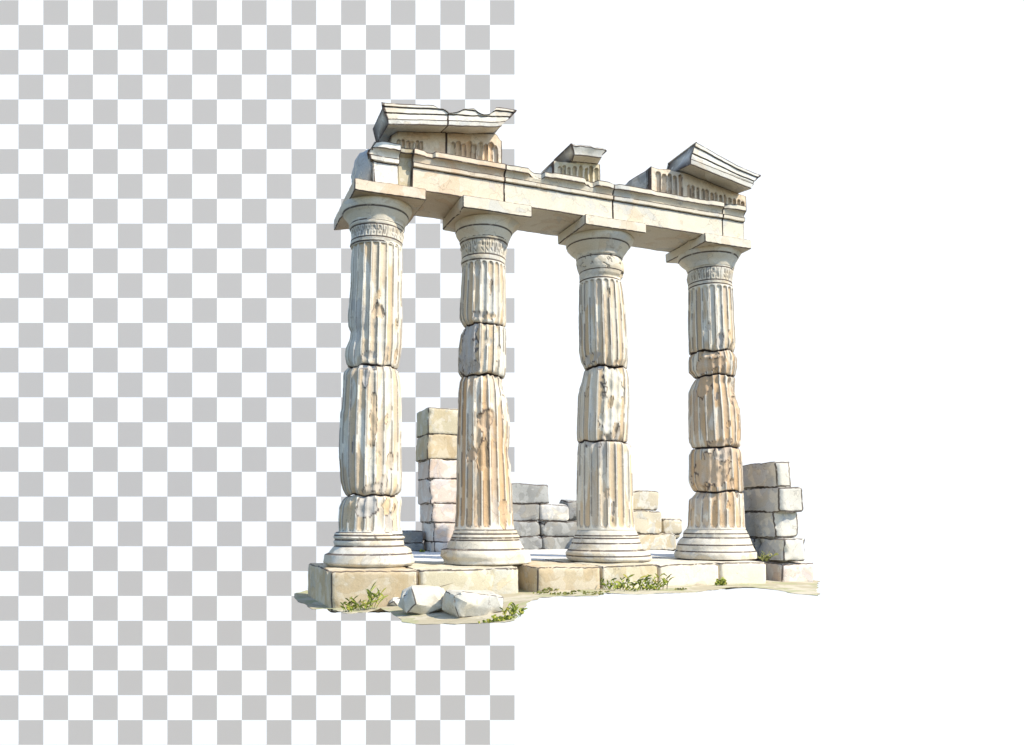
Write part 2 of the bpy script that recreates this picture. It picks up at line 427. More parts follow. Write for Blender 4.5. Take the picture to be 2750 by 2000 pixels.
# first column (nearest, far left)
column(2.03, 10.0, 'tallest column at the far left end, lowest drum short, peach topped capital', (
    C(3, (415, 165), (405, 195), (396, 213), (410, 232), (397, 258), (408, 288), (352, 355), (316, 370), (303, 445), (340, 475)),
    C(3, (1015, 170), (1030, 195), (1058, 213), (1042, 235), (1048, 268), (1052, 288), (1108, 320), (1130, 370), (1145, 445), (1110, 475)),
    C(3, (405, 196), (410, 236), (408, 292), (330, 364))), (
    C(1, (218, 1305), (214, 1330), (224, 1352), (230, 1375), (236, 1410), (232, 1450), (227, 1475), (224, 1510), (240, 1530)),
    C(1, (785, 1300), (775, 1330), (768, 1352), (766, 1375), (770, 1410), (762, 1450), (756, 1475), (754, 1510), (742, 1530)),
    C(1, (214, 1310), (218, 1352), (227, 1470), (225, 1512)), (2, 1)), [
    (C(5, (207, 270), (200, 340), (195, 420), (195, 600), (180, 730), (172, 850), (175, 950), (195, 992), (185, 1060), (152, 1140), (147, 1200), (158, 1260), (172, 1300)),
     C(5, (636, 270), (638, 500), (635, 700), (637, 900), (635, 1100), (624, 1180), (612, 1250), (600, 1300)),
     [(5, 428, 850, .07, .085, .032, 1.0, .3), (5, 490, 1215, .035, .10, .02, .8, .4), (5, 592, 1205, .05, .13, .025, .9, .2), (5, 330, 1230, .10, .05, .012, .4, .5)], 'shaft'),
    (C(5, (160, 1303), (133, 1350), (130, 1450), (125, 1560), (118, 1649)) + C(6, (105, 350), (98, 550), (95, 700), (103, 830), (110, 920), (130, 990), (160, 1045)),
     C(5, (600, 1303), (618, 1380), (628, 1450), (632, 1640)) + C(6, (632, 400), (632, 700), (635, 900), (630, 1000), (605, 1050)),
     [(5, 325, 1430, .05, .11, .018, .1, .8), (6, 385, 430, .04, .30, .012, .9, .1), (6, 530, 770, .05, .10, .02, .7, .3), (6, 490, 940, .06, .13, .02, .5, .5), (5, 330, 1310, .16, .06, .014, .1, .7), (6, 400, 985, .13, .05, .014, .6, .5)], 'shaft'),
    (C(6, (162, 1050), (125, 1085), (97, 1140), (90, 1250), (92, 1345), (80, 1372)),
     C(6, (602, 1055), (625, 1080), (630, 1120), (617, 1200), (622, 1300), (632, 1350), (638, 1372)),
     [(6, 330, 1150, .14, .13, .014, .15, .75), (6, 530, 1150, .10, .13, .012, 1.0, 0), (6, 525, 1320, .07, .14, .02, .4, .7)], 'shaft')], (
    C(1, (142, 1165), (146, 1195), (180, 1225), (203, 1265), (220, 1300), (222, 1312)),
    C(1, (853, 1150), (846, 1185), (815, 1230), (798, 1270), (780, 1300), (775, 1312)),
    C(1, (144, 1192))),
    (1, (265, 800), (1000, 940), (988, 1030), (268, 915), (70, 1205)),
    dict(abacus='peach', base='white', neck='white', cap='cream'), 11, 0.0, .30)

column(3.53, 10.0, 'second column from the left, rust streaked long drum with notched right edge', (
    C(6, (1072, 1338), (1065, 1372), (1052, 1400), (1034, 1440), (1014, 1496), (968, 1503), (962, 1560), (990, 1592)),
    C(3, (2090, 155), (2096, 182), (2115, 203), (2115, 245), (2150, 305), (2160, 330), (2205, 350), (2220, 440), (2190, 468)),
    C(6, (1066, 1372), (1050, 1404), (1030, 1424), (1000, 1500))), (
    C(1, (1325, 1470), (1330, 1492), (1338, 1510), (1334, 1532), (1345, 1580)) + C(5, (1138, 300), (1142, 370), (1136, 398), (1140, 425), (1150, 440)),
    C(1, (1818, 1470), (1812, 1500), (1800, 1520), (1806, 1540), (1798, 1580)) + C(5, (1526, 300), (1514, 370), (1512, 398), (1510, 425), (1505, 440)),
    C(5, (1130, 228), (1134, 252), (1142, 376), (1138, 420)), (2, 1)), [
    (C(5, (1146, 430), (1140, 520), (1132, 650), (1122, 790), (1122, 860), (1135, 910), (1158, 957)),
     C(5, (1514, 430), (1518, 600), (1520, 800), (1520, 930), (1515, 945)),
     [(5, 1290, 890, .10, .045, .014, .3, .6), (5, 1400, 895, .08, .035, .014, .9, .2)], 'shaft'),
    (C(5, (1157, 962), (1130, 1020), (1115, 1120), (1110, 1240), (1112, 1330), (1140, 1373)),
     C(5, (1520, 948), (1522, 1100), (1518, 1300), (1512, 1360), (1495, 1380)),
     [(5, 1180, 1130, .16, .34, .022, .05, .9), (5, 1200, 1320, .16, .06, .016, .1, .75)], 'shaft'),
    (C(5, (1142, 1378), (1120, 1430), (1112, 1500), (1110, 1649)) + C(6, (1112, 200), (1108, 350), (1102, 550), (1098, 800), (1096, 1000), (1090, 1200), (1082, 1300), (1076, 1335)),
     C(6, (1500, 52), (1494, 130), (1525, 225), (1540, 330), (1553, 450), (1550, 600), (1540, 670), (1560, 800), (1570, 1000), (1580, 1200), (1588, 1335)),
     [(6, 1345, 450, .11, .15, .040, 1.0, .35), (6, 1325, 690, .08, .24, .018, 1.0, .1), (6, 1220, 700, .07, .10, .010, .9, .3), (6, 1500, 1190, .06, .18, .018, .9, .1), (6, 1490, 100, .10, .13, .03, .3, .5), (6, 1510, 190, .05, .10, .02, .1, .1), (6, 1545, 680, .04, .15, .012, .9, 0)], 'rust')], (
    C(1, (1285, 1350), (1283, 1378), (1295, 1410), (1325, 1455), (1332, 1478)),
    C(1, (1940, 1270), (1930, 1305), (1875, 1345), (1830, 1440), (1815, 1478)),
    C(1, (1284, 1382))),
    (1, (1355, 1000), (2062, 1105), (2055, 1200), (1368, 1125), (1160, 1360)),
    dict(abacus='cream', base='white', neck='white', cap='cream'), 22, 0.0, .55)

column(5.36, 10.0, 'third column from the left, cracked plain neck band without carving', (
    C(8, (212, 1292), (196, 1325), (186, 1348), (170, 1390), (150, 1440), (135, 1455), (118, 1480), (125, 1520), (150, 1545)),
    C(8, (692, 1292), (715, 1340), (722, 1365), (745, 1415), (755, 1455), (808, 1472), (832, 1530), (815, 1550)),
    C(8, (190, 1340), (180, 1360), (165, 1400), (140, 1456), (128, 1500))), (
    C(7, (212, 350), (216, 385), (214, 415), (220, 455), (236, 500), (240, 540), (242, 585)),
    C(7, (612, 350), (606, 385), (618, 415), (622, 470), (608, 520), (588, 545), (600, 585)),
    C(7, (212, 362), (216, 395), (238, 505), (242, 575)), None), [
    (C(7, (242, 580), (238, 640), (235, 800), (237, 1000), (237, 1160), (255, 1250), (285, 1308)),
     C(7, (604, 580), (618, 680), (635, 800), (644, 950), (652, 1080), (655, 1200), (648, 1300)),
     [(7, 330, 1240, .14, .06, .015, .1, .7), (7, 575, 1270, .07, .04, .014, .9, .2)], 'shaft'),
    (C(7, (283, 1316), (265, 1400), (240, 1490), (228, 1550), (225, 1649)) + C(8, (230, 150), (222, 190), (215, 350), (210, 500), (216, 582)),
     C(7, (648, 1310), (665, 1390), (668, 1500), (668, 1640)) + C(8, (645, 150), (642, 300), (636, 500), (628, 575)),
     [(7, 440, 1318, .06, .045, .018, 0, .9), (8, 545, 530, .06, .12, .025, .5, .6), (8, 510, 250, .16, .52, .014, .0, .0), (8, 460, 550, .10, .04, .014, .7, .4)], 'shaft'),
    (C(8, (217, 590), (212, 800), (208, 1000), (210, 1200), (214, 1294)),
     C(8, (630, 580), (664, 606), (668, 640), (675, 900), (680, 1150), (690, 1294)),
     [(8, 350, 605, .14, .05, .014, .3, .6)], 'shaft')], (
    C(7, (126, 272), (134, 295), (165, 325), (200, 352), (213, 366)),
    C(7, (708, 190), (700, 225), (665, 272), (622, 335), (612, 366)),
    C(7, (132, 290))),
    (2, (570, 735), (1133, 815), (1112, 875), (576, 832), (330, 1020)),
    dict(abacus='cream', base='white', neck='white', cap='cream'), 33, 0.0, .1)

column(7.22, 10.0, 'column at the right end, five short rusty drums, one a thin cracked drum', (
    C(8, (1108, 1290), (1086, 1320), (1085, 1350), (1060, 1372), (1035, 1410), (1030, 1450), (1012, 1490), (1020, 1520), (1050, 1545)),
    C(8, (1600, 1290), (1625, 1335), (1634, 1358), (1655, 1405), (1675, 1450), (1697, 1482), (1697, 1530), (1670, 1552)),
    C(8, (1086, 1322), (1080, 1356), (1034, 1412), (1024, 1464))), (
    C(7, (1158, 470), (1163, 492), (1158, 520), (1152, 540), (1164, 600), (1162, 615), (1170, 650)),
    C(7, (1556, 425), (1553, 450), (1552, 480), (1548, 520), (1545, 560), (1546, 595), (1550, 630)),
    C(7, (1160, 476), (1164, 500), (1166, 605), (1168, 635)), (2, 1)), [
    (C(7, (1168, 640), (1163, 800), (1166, 1000), (1172, 1178)),
     C(7, (1550, 620), (1560, 900), (1572, 1050), (1570, 1120), (1558, 1165)),
     [(7, 1440, 1105, .05, .15, .022, .3, .7), (7, 1545, 1130, .05, .05, .012, .8, .1)], 'shaft'),
    (C(7, (1174, 1184), (1168, 1250), (1170, 1330), (1208, 1368), (1222, 1392)),
     C(7, (1562, 1172), (1585, 1220), (1585, 1290), (1573, 1345), (1570, 1360)),
     [(7, 1360, 1290, .24, .09, .02, .75, .3), (7, 1360, 1205, .15, .05, .01, .1, .3)], 'rust'),
    (C(7, (1222, 1400), (1190, 1450), (1168, 1500), (1168, 1649)) + C(8, (1128, 200), (1128, 350), (1130, 500), (1135, 580), (1155, 637)),
     C(7, (1570, 1368), (1565, 1450), (1575, 1560), (1598, 1620)) + C(8, (1512, 150), (1535, 240), (1557, 300), (1563, 450), (1560, 600), (1550, 612)),
     [(8, 1480, 150, .10, .17, .028, .1, .2), (8, 1260, 120, .12, .20, .010, 1, .2), (8, 1530, 290, .06, .14, .02, .1, .2), (8, 1400, 590, .2, .045, .016, .7, .4)], 'rust'),
    (C(8, (1152, 645), (1133, 680), (1133, 900), (1150, 940), (1182, 1000)),
     C(8, (1555, 620), (1568, 660), (1580, 800), (1585, 965)),
     [(8, 1310, 790, .26, .26, .022, .7, .25), (8, 1410, 670, .12, .10, .015, .3, .6), (8, 1490, 930, .05, .08, .02, .8, .3)], 'rust'),
    (C(8, (1182, 1006), (1135, 1050), (1128, 1150), (1125, 1260), (1110, 1292)),
     C(8, (1586, 972), (1595, 1150), (1600, 1292)),
     [], 'rust')], (
    C(7, (1076, 380), (1085, 402), (1110, 425), (1140, 445), (1158, 482)),
    C(7, (1645, 265), (1632, 300), (1602, 345), (1575, 395), (1558, 450)),
    C(7, (1080, 402))),
    (2, (1642, 855), (2065, 920), (2060, 990), (1645, 930), (1295, 1115)),
    dict(abacus='cream', base='white', neck='white', cap='cream'), 44, 0.0, .75)

# ------------------------------------------------------------------ entablature
def sweep(name, xs, prof, mat, parent=None, endshift=(None, None), inks=(), seed=0.0, rough=.006, attrs_fn=None, endink=True):
    """prof(x) -> closed list of (y, z); inks: indices of drawn creases; endshift: x offset per profile index at each end"""
    P0 = prof(xs[0]); n = len(P0)
    # split every crease into a narrow drawn strip
    def fine(pr):
        out = []
        for i, (y, z) in enumerate(pr):
            p = Vector((y, z)); a = Vector(pr[i - 1]); b = Vector(pr[(i + 1) % n])
            if i in inks:
                for q, ds in ((a, (.016, .0065)), (b, (.0065, .016))):
                    d = (q - p); l = d.length
                    pts = [(p + d * (min(w, l * .45) / l if l > 0 else 0), k) for w, k in zip(ds, ((0, 1) if q is a else (1, 0)))]
                    if q is a: out += [(pts[0][0], 0, i), (pts[1][0], 1, i), (p, 1, i)]
                    else: out += [(pts[0][0], 1, i), (pts[1][0], 0, i)]
            else: out.append((p, 0, i))
        return out
    X = []
    for a, b in zip(xs, xs[1:]):
        k = max(1, int(abs(b - a) / .035)); X += [lerp(a, b, i / k) for i in range(k)]
    X.append(xs[-1])
    X = [X[0], X[0] + .005, X[0] + .010] + [x for x in X[1:-1] if X[0] + .014 < x < X[-1] - .014] + [X[-1] - .010, X[-1] - .005, X[-1]]
    V, I = [], []
    m = None
    for xi, x in enumerate(X):
        fr = fine(prof(x)); m = len(fr); f = xi / (len(X) - 1)
        for (p, k, i) in fr:
            sx = 0
            if endshift[0]: sx += endshift[0][i] * (1 - f) ** 6
            if endshift[1]: sx += endshift[1][i] * f ** 6
            q = Vector((x + sx, p.x, p.y))
            d = noise.noise_vector(q * 4 + Vector((seed, 0, seed))) * rough + noise.noise_vector(q * 15 + Vector((seed, 2, 0))) * rough * .5
            V.append(q + d); I.append(1.0 if k or (endink and xi in (0, 1, len(X) - 2, len(X) - 1)) else 0.0)
    F_ = []
    for a in range(len(X) - 1):
        for j in range(m):
            k = (j + 1) % m; F_.append((a * m + j, a * m + k, (a + 1) * m + k, (a + 1) * m + j))
    c0 = len(V); V.append(sum((V[j] for j in range(m)), Vector()) / m); I.append(0)
    for ring, cidx, flip in ((0, c0, False),):
        for j in range(m): F_.append((c0, (j + 1) % m, j))
    o1 = (len(X) - 1) * m; c1 = len(V); V.append(sum((V[o1 + j] for j in range(m)), Vector()) / m); I.append(0)
    for j in range(m): F_.append((c1, o1 + j, o1 + (j + 1) % m))
    bm = bmesh.new()
    vs = [bm.verts.new(v) for v in V]
    for f in F_: bm.faces.new([vs[i] for i in f])
    bmesh.ops.recalc_face_normals(bm, faces=bm.faces)
    ff = [[v.index for v in f.verts] for f in bm.faces] if False else None
    bm.verts.index_update(); ff = [[v.index for v in f.verts] for f in bm.faces]; bm.free()
    return mesh_obj(name, V, ff, M[mat][0], parent, attrs={'ink': I}, angle=32)

ZA = 4.795
YA = 9.56
def arch_prof(chip, zt=5.315, back=10.42):
    def pr(x):
        c = chip(x) if chip else 0
        o = max(0.0, .075 - c); t = zt - c * .35
        return [(YA, ZA), (YA, 5.085), (YA - .03, 5.095), (YA - .034, 5.15), (YA - .004, 5.165), (YA - .02, 5.205), (YA - .045 if o > .05 else YA - o * .6, 5.228),
                (YA - o, 5.235 if c < .05 else 5.21), (YA - o, t), (back, t), (back, ZA)]
    return pr
AI = (0, 1, 3, 7, 8, 10)
def crown_chip(seed, spots):
    def f(x):
        c = max(0, .05 * nz(x, 3, seed, 5) - .006)
        for (a, b, d) in spots: c = max(c, d * sm(a - .03, a + .02, x) * sm(b + .03, b - .02, x) * (.8 + .4 * nz(x, 1, seed, 14)))
        return c
    return f
GA = 'architrave blocks along the colonnade'
# broken left end of the architrave
def end_prof(x):
    pr = arch_prof(crown_chip(2, []), 5.325)(x); return pr
o = empty('architrave_block', (2.0, 10.0, ZA))
def boulder(name, c, r, mat, parent, seed, sub=3, amp=.05):
    bm = bmesh.new(); bmesh.ops.create_icosphere(bm, subdivisions=sub, radius=1)
    for v in bm.verts:
        q = v.co.copy(); k = max(abs(q.x), abs(q.y), abs(q.z)); q = q * (.55 + .45 / k * .8)
        v.co = Vector((c[0] + q.x * r[0], c[1] + q.y * r[1], c[2] + q.z * r[2])) + noise.noise_vector(v.co * 1.8 + Vector((seed, 0, 0))) * amp
    return bm_obj(name, bm, M[mat], parent, angle=40)
boulder('broken_end', (1.87, 10.0, 5.075), (.165, .43, .30), 'slate', o, 2.2)
sweep('beam', [1.86, 2.225], end_prof, 'cornice', o, inks=AI, seed=3,
          endshift=([.05, .04, -.01, -.02, -.05, -.04, .0, .02, .05, -.02, -.06], [.0, -.02, .0, .0, .0, -.01, .0, .0, .0, 0, 0]), rough=.014)
tag(o, 'short broken architrave block at the far left end with rough grey end', 'stone beam', GA)
# set back filler of the broken joint
def fill_prof(x): return [(YA + .07, ZA), (YA + .05, 5.0), (YA + .07, 5.12), (YA + .05, 5.22), (YA - .03, 5.24), (YA - .05, 5.30), (10.38, 5.30), (10.38, ZA)]
for (a, b, mat, spots, lab, sd) in (
        (2.40, 3.655, 'peach', [(2.55, 2.66, .05)], 'peach architrave beam between first and second columns under the tall cornice piece', 5),
        (3.665, 5.305, 'cream', [(4.02, 4.22, .075), (4.86, 5.02, .06)], 'longest architrave beam in the middle with chipped top edge under the small fragment', 8),
        (5.315, 7.175, 'cream', [(5.95, 6.9, .022)], 'architrave beam between third and fourth columns under the sloping cornice piece', 13),
        (7.183, 7.57, 'cream', [(7.18, 7.25, .05)], 'short architrave end block over the right end column', 17)):
    if a == 2.40:
        root = empty('architrave_block', (3.0, 10, ZA)); tag(root, lab, 'stone beam', GA)
        sweep('beam', [a, b], arch_prof(crown_chip(sd, spots)), mat, root, inks=AI, seed=sd)
        sweep('broken_joint', [2.228, 2.402], fill_prof, 'olive', root, inks=(0, 4, 5), seed=21, rough=.02)
    else:
        o = sweep('architrave_block', [a, b], arch_prof(crown_chip(sd, spots)), mat, inks=AI, seed=sd); tag(o, lab, 'stone beam', GA)

def frieze(name, x0, x1, zb, zt, yf, yb, mat, parent, grooves, seed, left_round=0.0, wash=0.0, shape=None):
    """upright slab with hollow carved grooves; zb / zt functions of x"""
    nx = max(6, int((x1 - x0) / .009)); nzz = 34
    V, I, S = [], [], []
    for i in range(nx + 1):
        x = lerp(x0, x1, i / nx)
        for k in range(nzz + 1):
            f = k / nzz; z = lerp(zb(x), zt(x), f)
            y = yf + .008 * nz(x, 0, z, 6, seed) + .005 * nz(x, 2, z, 17, seed); ink = 0; st = 0
            h = zt(x) - zb(x)
            for (gx, gw, g0, g1, dp, kind) in grooves:
                a = abs(x - gx - .01 * nz(z, gx, seed, 5)); lo, hi = zb(x) + g0 * h, zb(x) + g1 * h
                ov = max(0, z - (hi - gw), (lo + gw * .3) - z)
                d = math.hypot(a, ov)
                if d < gw:
                    y += dp * math.sqrt(1 - (d / gw) ** 2); st = max(st, kind)
                if abs(d - gw) < .0075 and nz(x, z, gx, 6) > -.2: ink = .55
            if left_round: y += left_round * sm(x0 + .1, x0, x) ** 2
            if i in (0, 1, nx - 1, nx) or k in (0, nzz): ink = 1
            V.append(Vector((x, y, z))); I.append(ink); S.append(st)
    W = nzz + 1; Fc = []
    for i in range(nx):
        for k in range(nzz): a = i * W + k; Fc.append((a, a + W, a + W + 1, a + 1))
    # boundary loop to the back
    loop = [i * W for i in range(nx + 1)] + [nx * W + k for k in range(1, W)] + [i * W + nzz for i in range(nx - 1, -1, -1)] + [k for k in range(nzz - 1, 0, -1)]
    B = []
    for q in loop:
        v = V[q]; d = noise.noise_vector(v * 3 + Vector((seed, 0, 0)))
        B.append(len(V)); V.append(Vector((v.x + d.x * .03, yb + d.y * .04, v.z + d.z * .02))); I.append(0); S.append(0)
    n = len(loop)
    for j in range(n): Fc.append((loop[(j + 1) % n], loop[j], B[j], B[(j + 1) % n]))
    Fc.append(tuple(B))
    return mesh_obj(name, V, Fc, M[mat][0], parent, attrs={'ink': I, 'stain': S}, angle=50)
YR = 9.62
zl = lambda x: 5.30
def grooves(x0, x1, n, w, g0, g1, seed, dp=.03):
    r = random.Random(seed)
    return [(lerp(x0, x1, (i + .5) / n) + r.uniform(-.01, .01), w * r.uniform(.75, 1.1), g0, g1 * r.uniform(.9, 1.04), dp, r.choice((0, .3, .7, 1))) for i in range(n)]
# left pediment piece
ztL = lambda x: 5.535 + .168 * (x - 2.05)
pl = empty('pediment_fragment', (2.85, 10.0, 5.31))
tag(pl, 'largest leftmost pediment fragment, rising cornice over a fluted frieze', 'carved fragment', 'broken pediment fragments on top of the beams')
frieze('frieze', 2.14, 2.862, zl, ztL, YR, 10.3, 'peach', pl, grooves(2.2, 2.55, 6, .024, .05, .62, 4), 4.1, left_round=.12)
frieze('frieze', 2.868, 3.655, zl, lambda x: ztL(x) - .10 * sm(3.55, 3.66, x), YR + .01, 10.3, 'peach', pl,
       grooves(2.92, 3.60, 9, .036, .04, .72, 9, .045), 7.7)
def corniceL(top):
    def pr(x):
        z = ztL(x) + .003; t = top(x)
        def h(v): return z + min(v, .02 + t * .20) + (.02 if v > .1 else 0) * 0
        y = YR
        return [(y, z), (y - .30, z - .055), (y - .315, z + .012), (y - .30, z + .022), (y - .306, h(.05)), (y - .302, h(.09)), (y - .316, h(.095)), (y - .318, h(.160)), (y - .334, h(.165)), (y - .335, h(.20)),
                (y - .20, h(.205)), (y + .40, h(.21)), (y + .40, z)]
    return pr
CI = (1, 2, 5, 7, 9, 11)
topA = lambda x: pw([(1.9, 1), (2.58, 1.0), (2.66, .70), (2.74, .62), (2.80, .42)], x) + .06 * nz(x, 0, 0, 9)
topB = lambda x: pw([(2.80, .38), (2.90, .45), (3.0, .75), (3.12, .80), (3.2, .55), (3.27, .38), (3.36, .45), (3.42, .95), (3.47, 1.0), (3.8, 1.0)], x) + .05 * nz(x, 4, 0, 12)
sweep('cornice', [2.02, 2.79], corniceL(topA), 'cornice', pl, inks=CI, seed=31, endshift=([.02, 0, -.01, -.01, -.03, -.04, -.05, -.08, -.09, -.10, -.06, -.06, 0], None))
sweep('cornice', [2.798, 3.60], corniceL(topB), 'cornice', pl, inks=CI, seed=33, rough=.012, endshift=(None, [-.10, -.08, -.02, 0, .04, .06, .07, .10, .12, .13, .08, .03, -.05]))
# middle fragment
pm = empty('entablature_fragment', (4.8, 9.95, 5.31))
tag(pm, 'smallest fragment, fluted stub with a broken cornice cap in the middle', 'carved fragment', 'broken pediment fragments on top of the beams')
frieze('frieze', 4.42, 5.155, zl, lambda x: 5.555 + .07 * (x - 4.42) + .02 * sm(4.75, 4.8, x), YR + .01, 10.05, 'olive', pm,
       grooves(4.48, 4.78, 4, .026, .1, .8, 2) + grooves(4.82, 5.13, 4, .034, .08, .85, 3, .04), 12.3)
def corniceM(x):
    z = 5.575 + .07 * (x - 4.42); y = YR; t = .11 + .02 * nz(x, 0, 0, 11)
    return [(y, z), (y - .17, z + .0), (y - .19, z + .05), (y - .23, z + t), (y - .22, z + t + .025), (y + .3, z + t + .02), (y + .3, z)]
sweep('cornice', [4.64, 5.10], corniceM, 'cornice', pm, inks=(0, 1, 3, 4), seed=41, rough=.018, endshift=([.06, .02, 0, -.05, -.06, -.08, 0], [.0, -.02, -.02, .04, .03, 0, 0]))
block('broken_shoulder', [(4.26, 9.78), (4.44, 9.66), (4.46, 10.0), (4.24, 10.0)], 5.30, lambda x, y: 5.36 + (x - 4.24) * .85, 'grey', pm, amp=.025, L=.06)
# right pediment piece
ztR = lambda x: 5.765 - .185 * (x - 6.45)
prt = empty('pediment_fragment', (6.85, 10.0, 5.31))
tag(prt, 'right pediment fragment, cornice sloping down to the right over a fluted frieze', 'carved fragment', 'broken pediment fragments on top of the beams')
frieze('frieze', 5.985, 7.68, zl, lambda x: min(5.735 + .02 * nz(x, 0, 0, 5), ztR(x)) - .004, YR, 10.12, 'peach', prt,
       grooves(6.06, 6.55, 5, .04, .08, .88, 5, .05) + grooves(6.60, 7.66, 13, .03, .08, .62, 6, .045), 15.5)
block('broken_end', [(5.76, 9.86), (5.99, 9.66), (5.99, 10.1), (5.72, 10.1)], 5.30, lambda x, y: 5.56 + (x - 5.72) * .6, 'grey', prt, amp=.02, L=.07, rnd=.05)
def corniceR(x):
    z = ztR(x) + .003; y = YR; s = lerp(1.25, .8, sm(6.4, 7.6, x))
    return [(y, z), (y - .30, z - .045), (y - .315, z + .035), (y - .29, z + .045), (y - .302, z + .075 * s), (y - .298, z + .105 * s), (y - .314, z + .11 * s), (y - .316, z + .185 * s), (y - .334, z + .19 * s), (y - .335, z + .235 * s),
            (y - .2, z + .24 * s), (y + .42, z + .24 * s), (y + .42, z)]
sweep('cornice', [6.47, 7.58], corniceR, 'cornice', prt, inks=CI, seed=51, endshift=([0, 0, .0, .02, .03, .04, .05, .08, .09, .10, .1, .1, 0], [-.05, -.04, 0, 0, .02, .02, .04, .08, .10, .12, .1, .05, 0]))

# ------------------------------------------------------------------ stylobate, floor, ground
GB = 'front row of foundation blocks'
def bk(foot, z0, z1, mat, lab, **k):
    o = block('foundation_block', foot, z0, z1, mat, soft=1, **k); return tag(o, lab, 'stone block', GB)
bk([(1.43, 9.20), (2.39, 8.98), (2.40, 10.7), (1.40, 11.0)], -.47, 0, 'tan', 'tan corner foundation block with grey left side under the leftmost column', amp=.015)
bk([(2.42, 9.02), (3.0, 8.98), (3.52, 9.0), (3.66, 9.07), (3.745, 9.28), (3.82, 9.9), (3.85, 10.8), (2.42, 10.8)], -.36, -.002, 'olive', 'widest foundation block, rounded at its right end, under the second column', rnd=.05, amp=.015, sharp=40)
bk([(3.885, 9.02), (4.70, 8.86), (4.72, 10.8), (3.90, 10.8)], -.34, -.004, 'tan', 'tan foundation block whose shaded left side shows, between second and third columns', amp=.02)
bk([(4.735, 8.90), (5.57, 8.96), (5.58, 10.8), (4.735, 10.8)], -.34, 0, 'olive', 'olive foundation block behind the big weed tuft under the third column', rnd=.03, amp=.015, sharp=40)
bk([(5.60, 8.98), (6.56, 9.02), (6.58, 10.8), (5.60, 10.8)], -.34, -.003, 'cream', 'pale foundation block between the third and the right end column', rnd=.05, amp=.015, sharp=40)
bk([(6.60, 9.05), (7.33, 9.02), (7.40, 9.12), (7.42, 10.8), (6.60, 10.8)], -.36, -.006, 'cream', 'foundation block at the right end under the rusty column', rnd=.05, amp=.012, sharp=40)

fl = block('floor', [(2.15, 10.75), (7.9, 10.75), (8.6, 14.3), (7.0, 15.2), (3.0, 15.2)], -.09, -.008, 'floor', L=.25, amp=.004, line=.006, nicks=0)
tag(fl, kind='structure')
GZ = [(1.0, -.42), (1.6, -.42), (2.4, -.385), (3.2, -.30), (4.0, -.275), (7.3, -.275), (8.0, -.335), (8.6, -.34)]
def gpt(c, u, v):
    z = -.35
    for _ in range(12): p = onZ(c, u, v, z); z = pw(GZ, p.x)
    return p
out = [gpt(3, *q) for q in ((30, 733), (70, 795), (215, 875), (300, 872), (375, 875), (450, 902), (530, 918), (620, 905), (700, 908), (780, 880), (840, 866), (890, 885), (960, 930), (1010, 965), (1060, 1002), (1200, 1022), (1300, 1012),
                            (1430, 1005), (1560, 1012), (1650, 1010), (1850, 1002), (1980, 992), (2070, 975), (2095, 915), (2150, 850))]
out += [gpt(4, *q) for q in ((130, 1165), (190, 1145), (270, 1138), (350, 1128), (470, 1133), (600, 1132), (680, 1108), (800, 1118), (900, 1122), (1080, 1110), (1190, 1114), (1300, 1106), (1420, 1091), (1480, 1085), (1560, 1072), (1700, 1066),
                             (1850, 1077), (1950, 1097), (2040, 1116), (2120, 1122), (2204, 1128), (2196, 1105))]
out += [Vector((8.75, 9.6, -.34)), Vector((8.9, 12, -.34)), Vector((8.2, 14, -.3)), Vector((2.8, 14, -.3)), Vector((1.9, 11.2, -.42))]
out += [gpt(3, 155, 706)]
bm = bmesh.new()
top = bm.faces.new([bm.verts.new(p) for p in out])
ext = bmesh.ops.extrude_face_region(bm, geom=[top])
cen = sum(out, Vector()) / len(out)
for v in [g for g in ext['geom'] if isinstance(g, bmesh.types.BMVert)]:
    v.co += Vector((0, 0, -.006))
hewn(bm, .06, .010, 0, 28, 3.3)
bm.normal_update()
for v in bm.verts:
    if any(len(e_.link_faces) == 2 and abs(e_.link_faces[0].normal.z - e_.link_faces[1].normal.z) > .5 for e_ in v.link_edges):
        q = noise.noise_vector(v.co * 4.5); v.co += Vector((q.x * .05, q.y * .09, 0))
g = bm_obj('ground', bm, (GROUND, GROUND)); tag(g, kind='structure')

# ------------------------------------------------------------------ ruined walls behind
def frontblock(name, c, u0, u1, v0, v1, Y, mat, parent, depth=.45, rnd=.03, top=None, amp=.014, tr=0.0, lean=(0, 0)):
    a = onY(c, u0, v0, Y); b = onY(c, u1, v0, Y); p = onY(c, u0, v1, Y); q = onY(c, u1, v1, Y)
    z1 = (a.z + b.z) / 2; z0 = (p.z + q.z) / 2
    return block(name, rect(p.x - .006, q.x + .006, Y, Y + depth), z0 - .014, z1 + .006, mat, parent, rnd=rnd, topround=tr, amp=amp, L=.1, line=.014, sharp=35, soft=2)
# tall pier between first two columns
pier = empty('pier', (4.1, 14.3, 0)); tag(pier, 'tall narrow pier of yellowish and pink stacked blocks behind the second column', 'stone pier')
PV = [(290, 520, 'olive', 855), (520, 735, 'tan', 850), (735, 900, 'pink', 865), (900, 1112, 'pink', 868), (1112, 1275, 'pink', 886), (1275, 1440, 'pink', 902), (1440, 1535, 'pink', 912)]
for i, (v0, v1, mat, ul) in enumerate(PV):
    Y = 14.05
    a = onY(6, ul, v0, Y); b = onY(6, 1180, v0, Y); z0 = max(-.006, onY(6, ul, v1, Y).z)
    xl = a.x; back = onX(6, 772 + i * 4, v1 - 100, xl).y
    zt = a.z if i else (lambda x, y: a.z - .02 * (x - xl))
    o = block('stone_block', [(xl, Y), (b.x, Y), (b.x, Y + .9), (xl + .01, Y + .92)], z0 - .008, zt, mat, pier, soft=1, amp=.025, L=.12, line=.013)
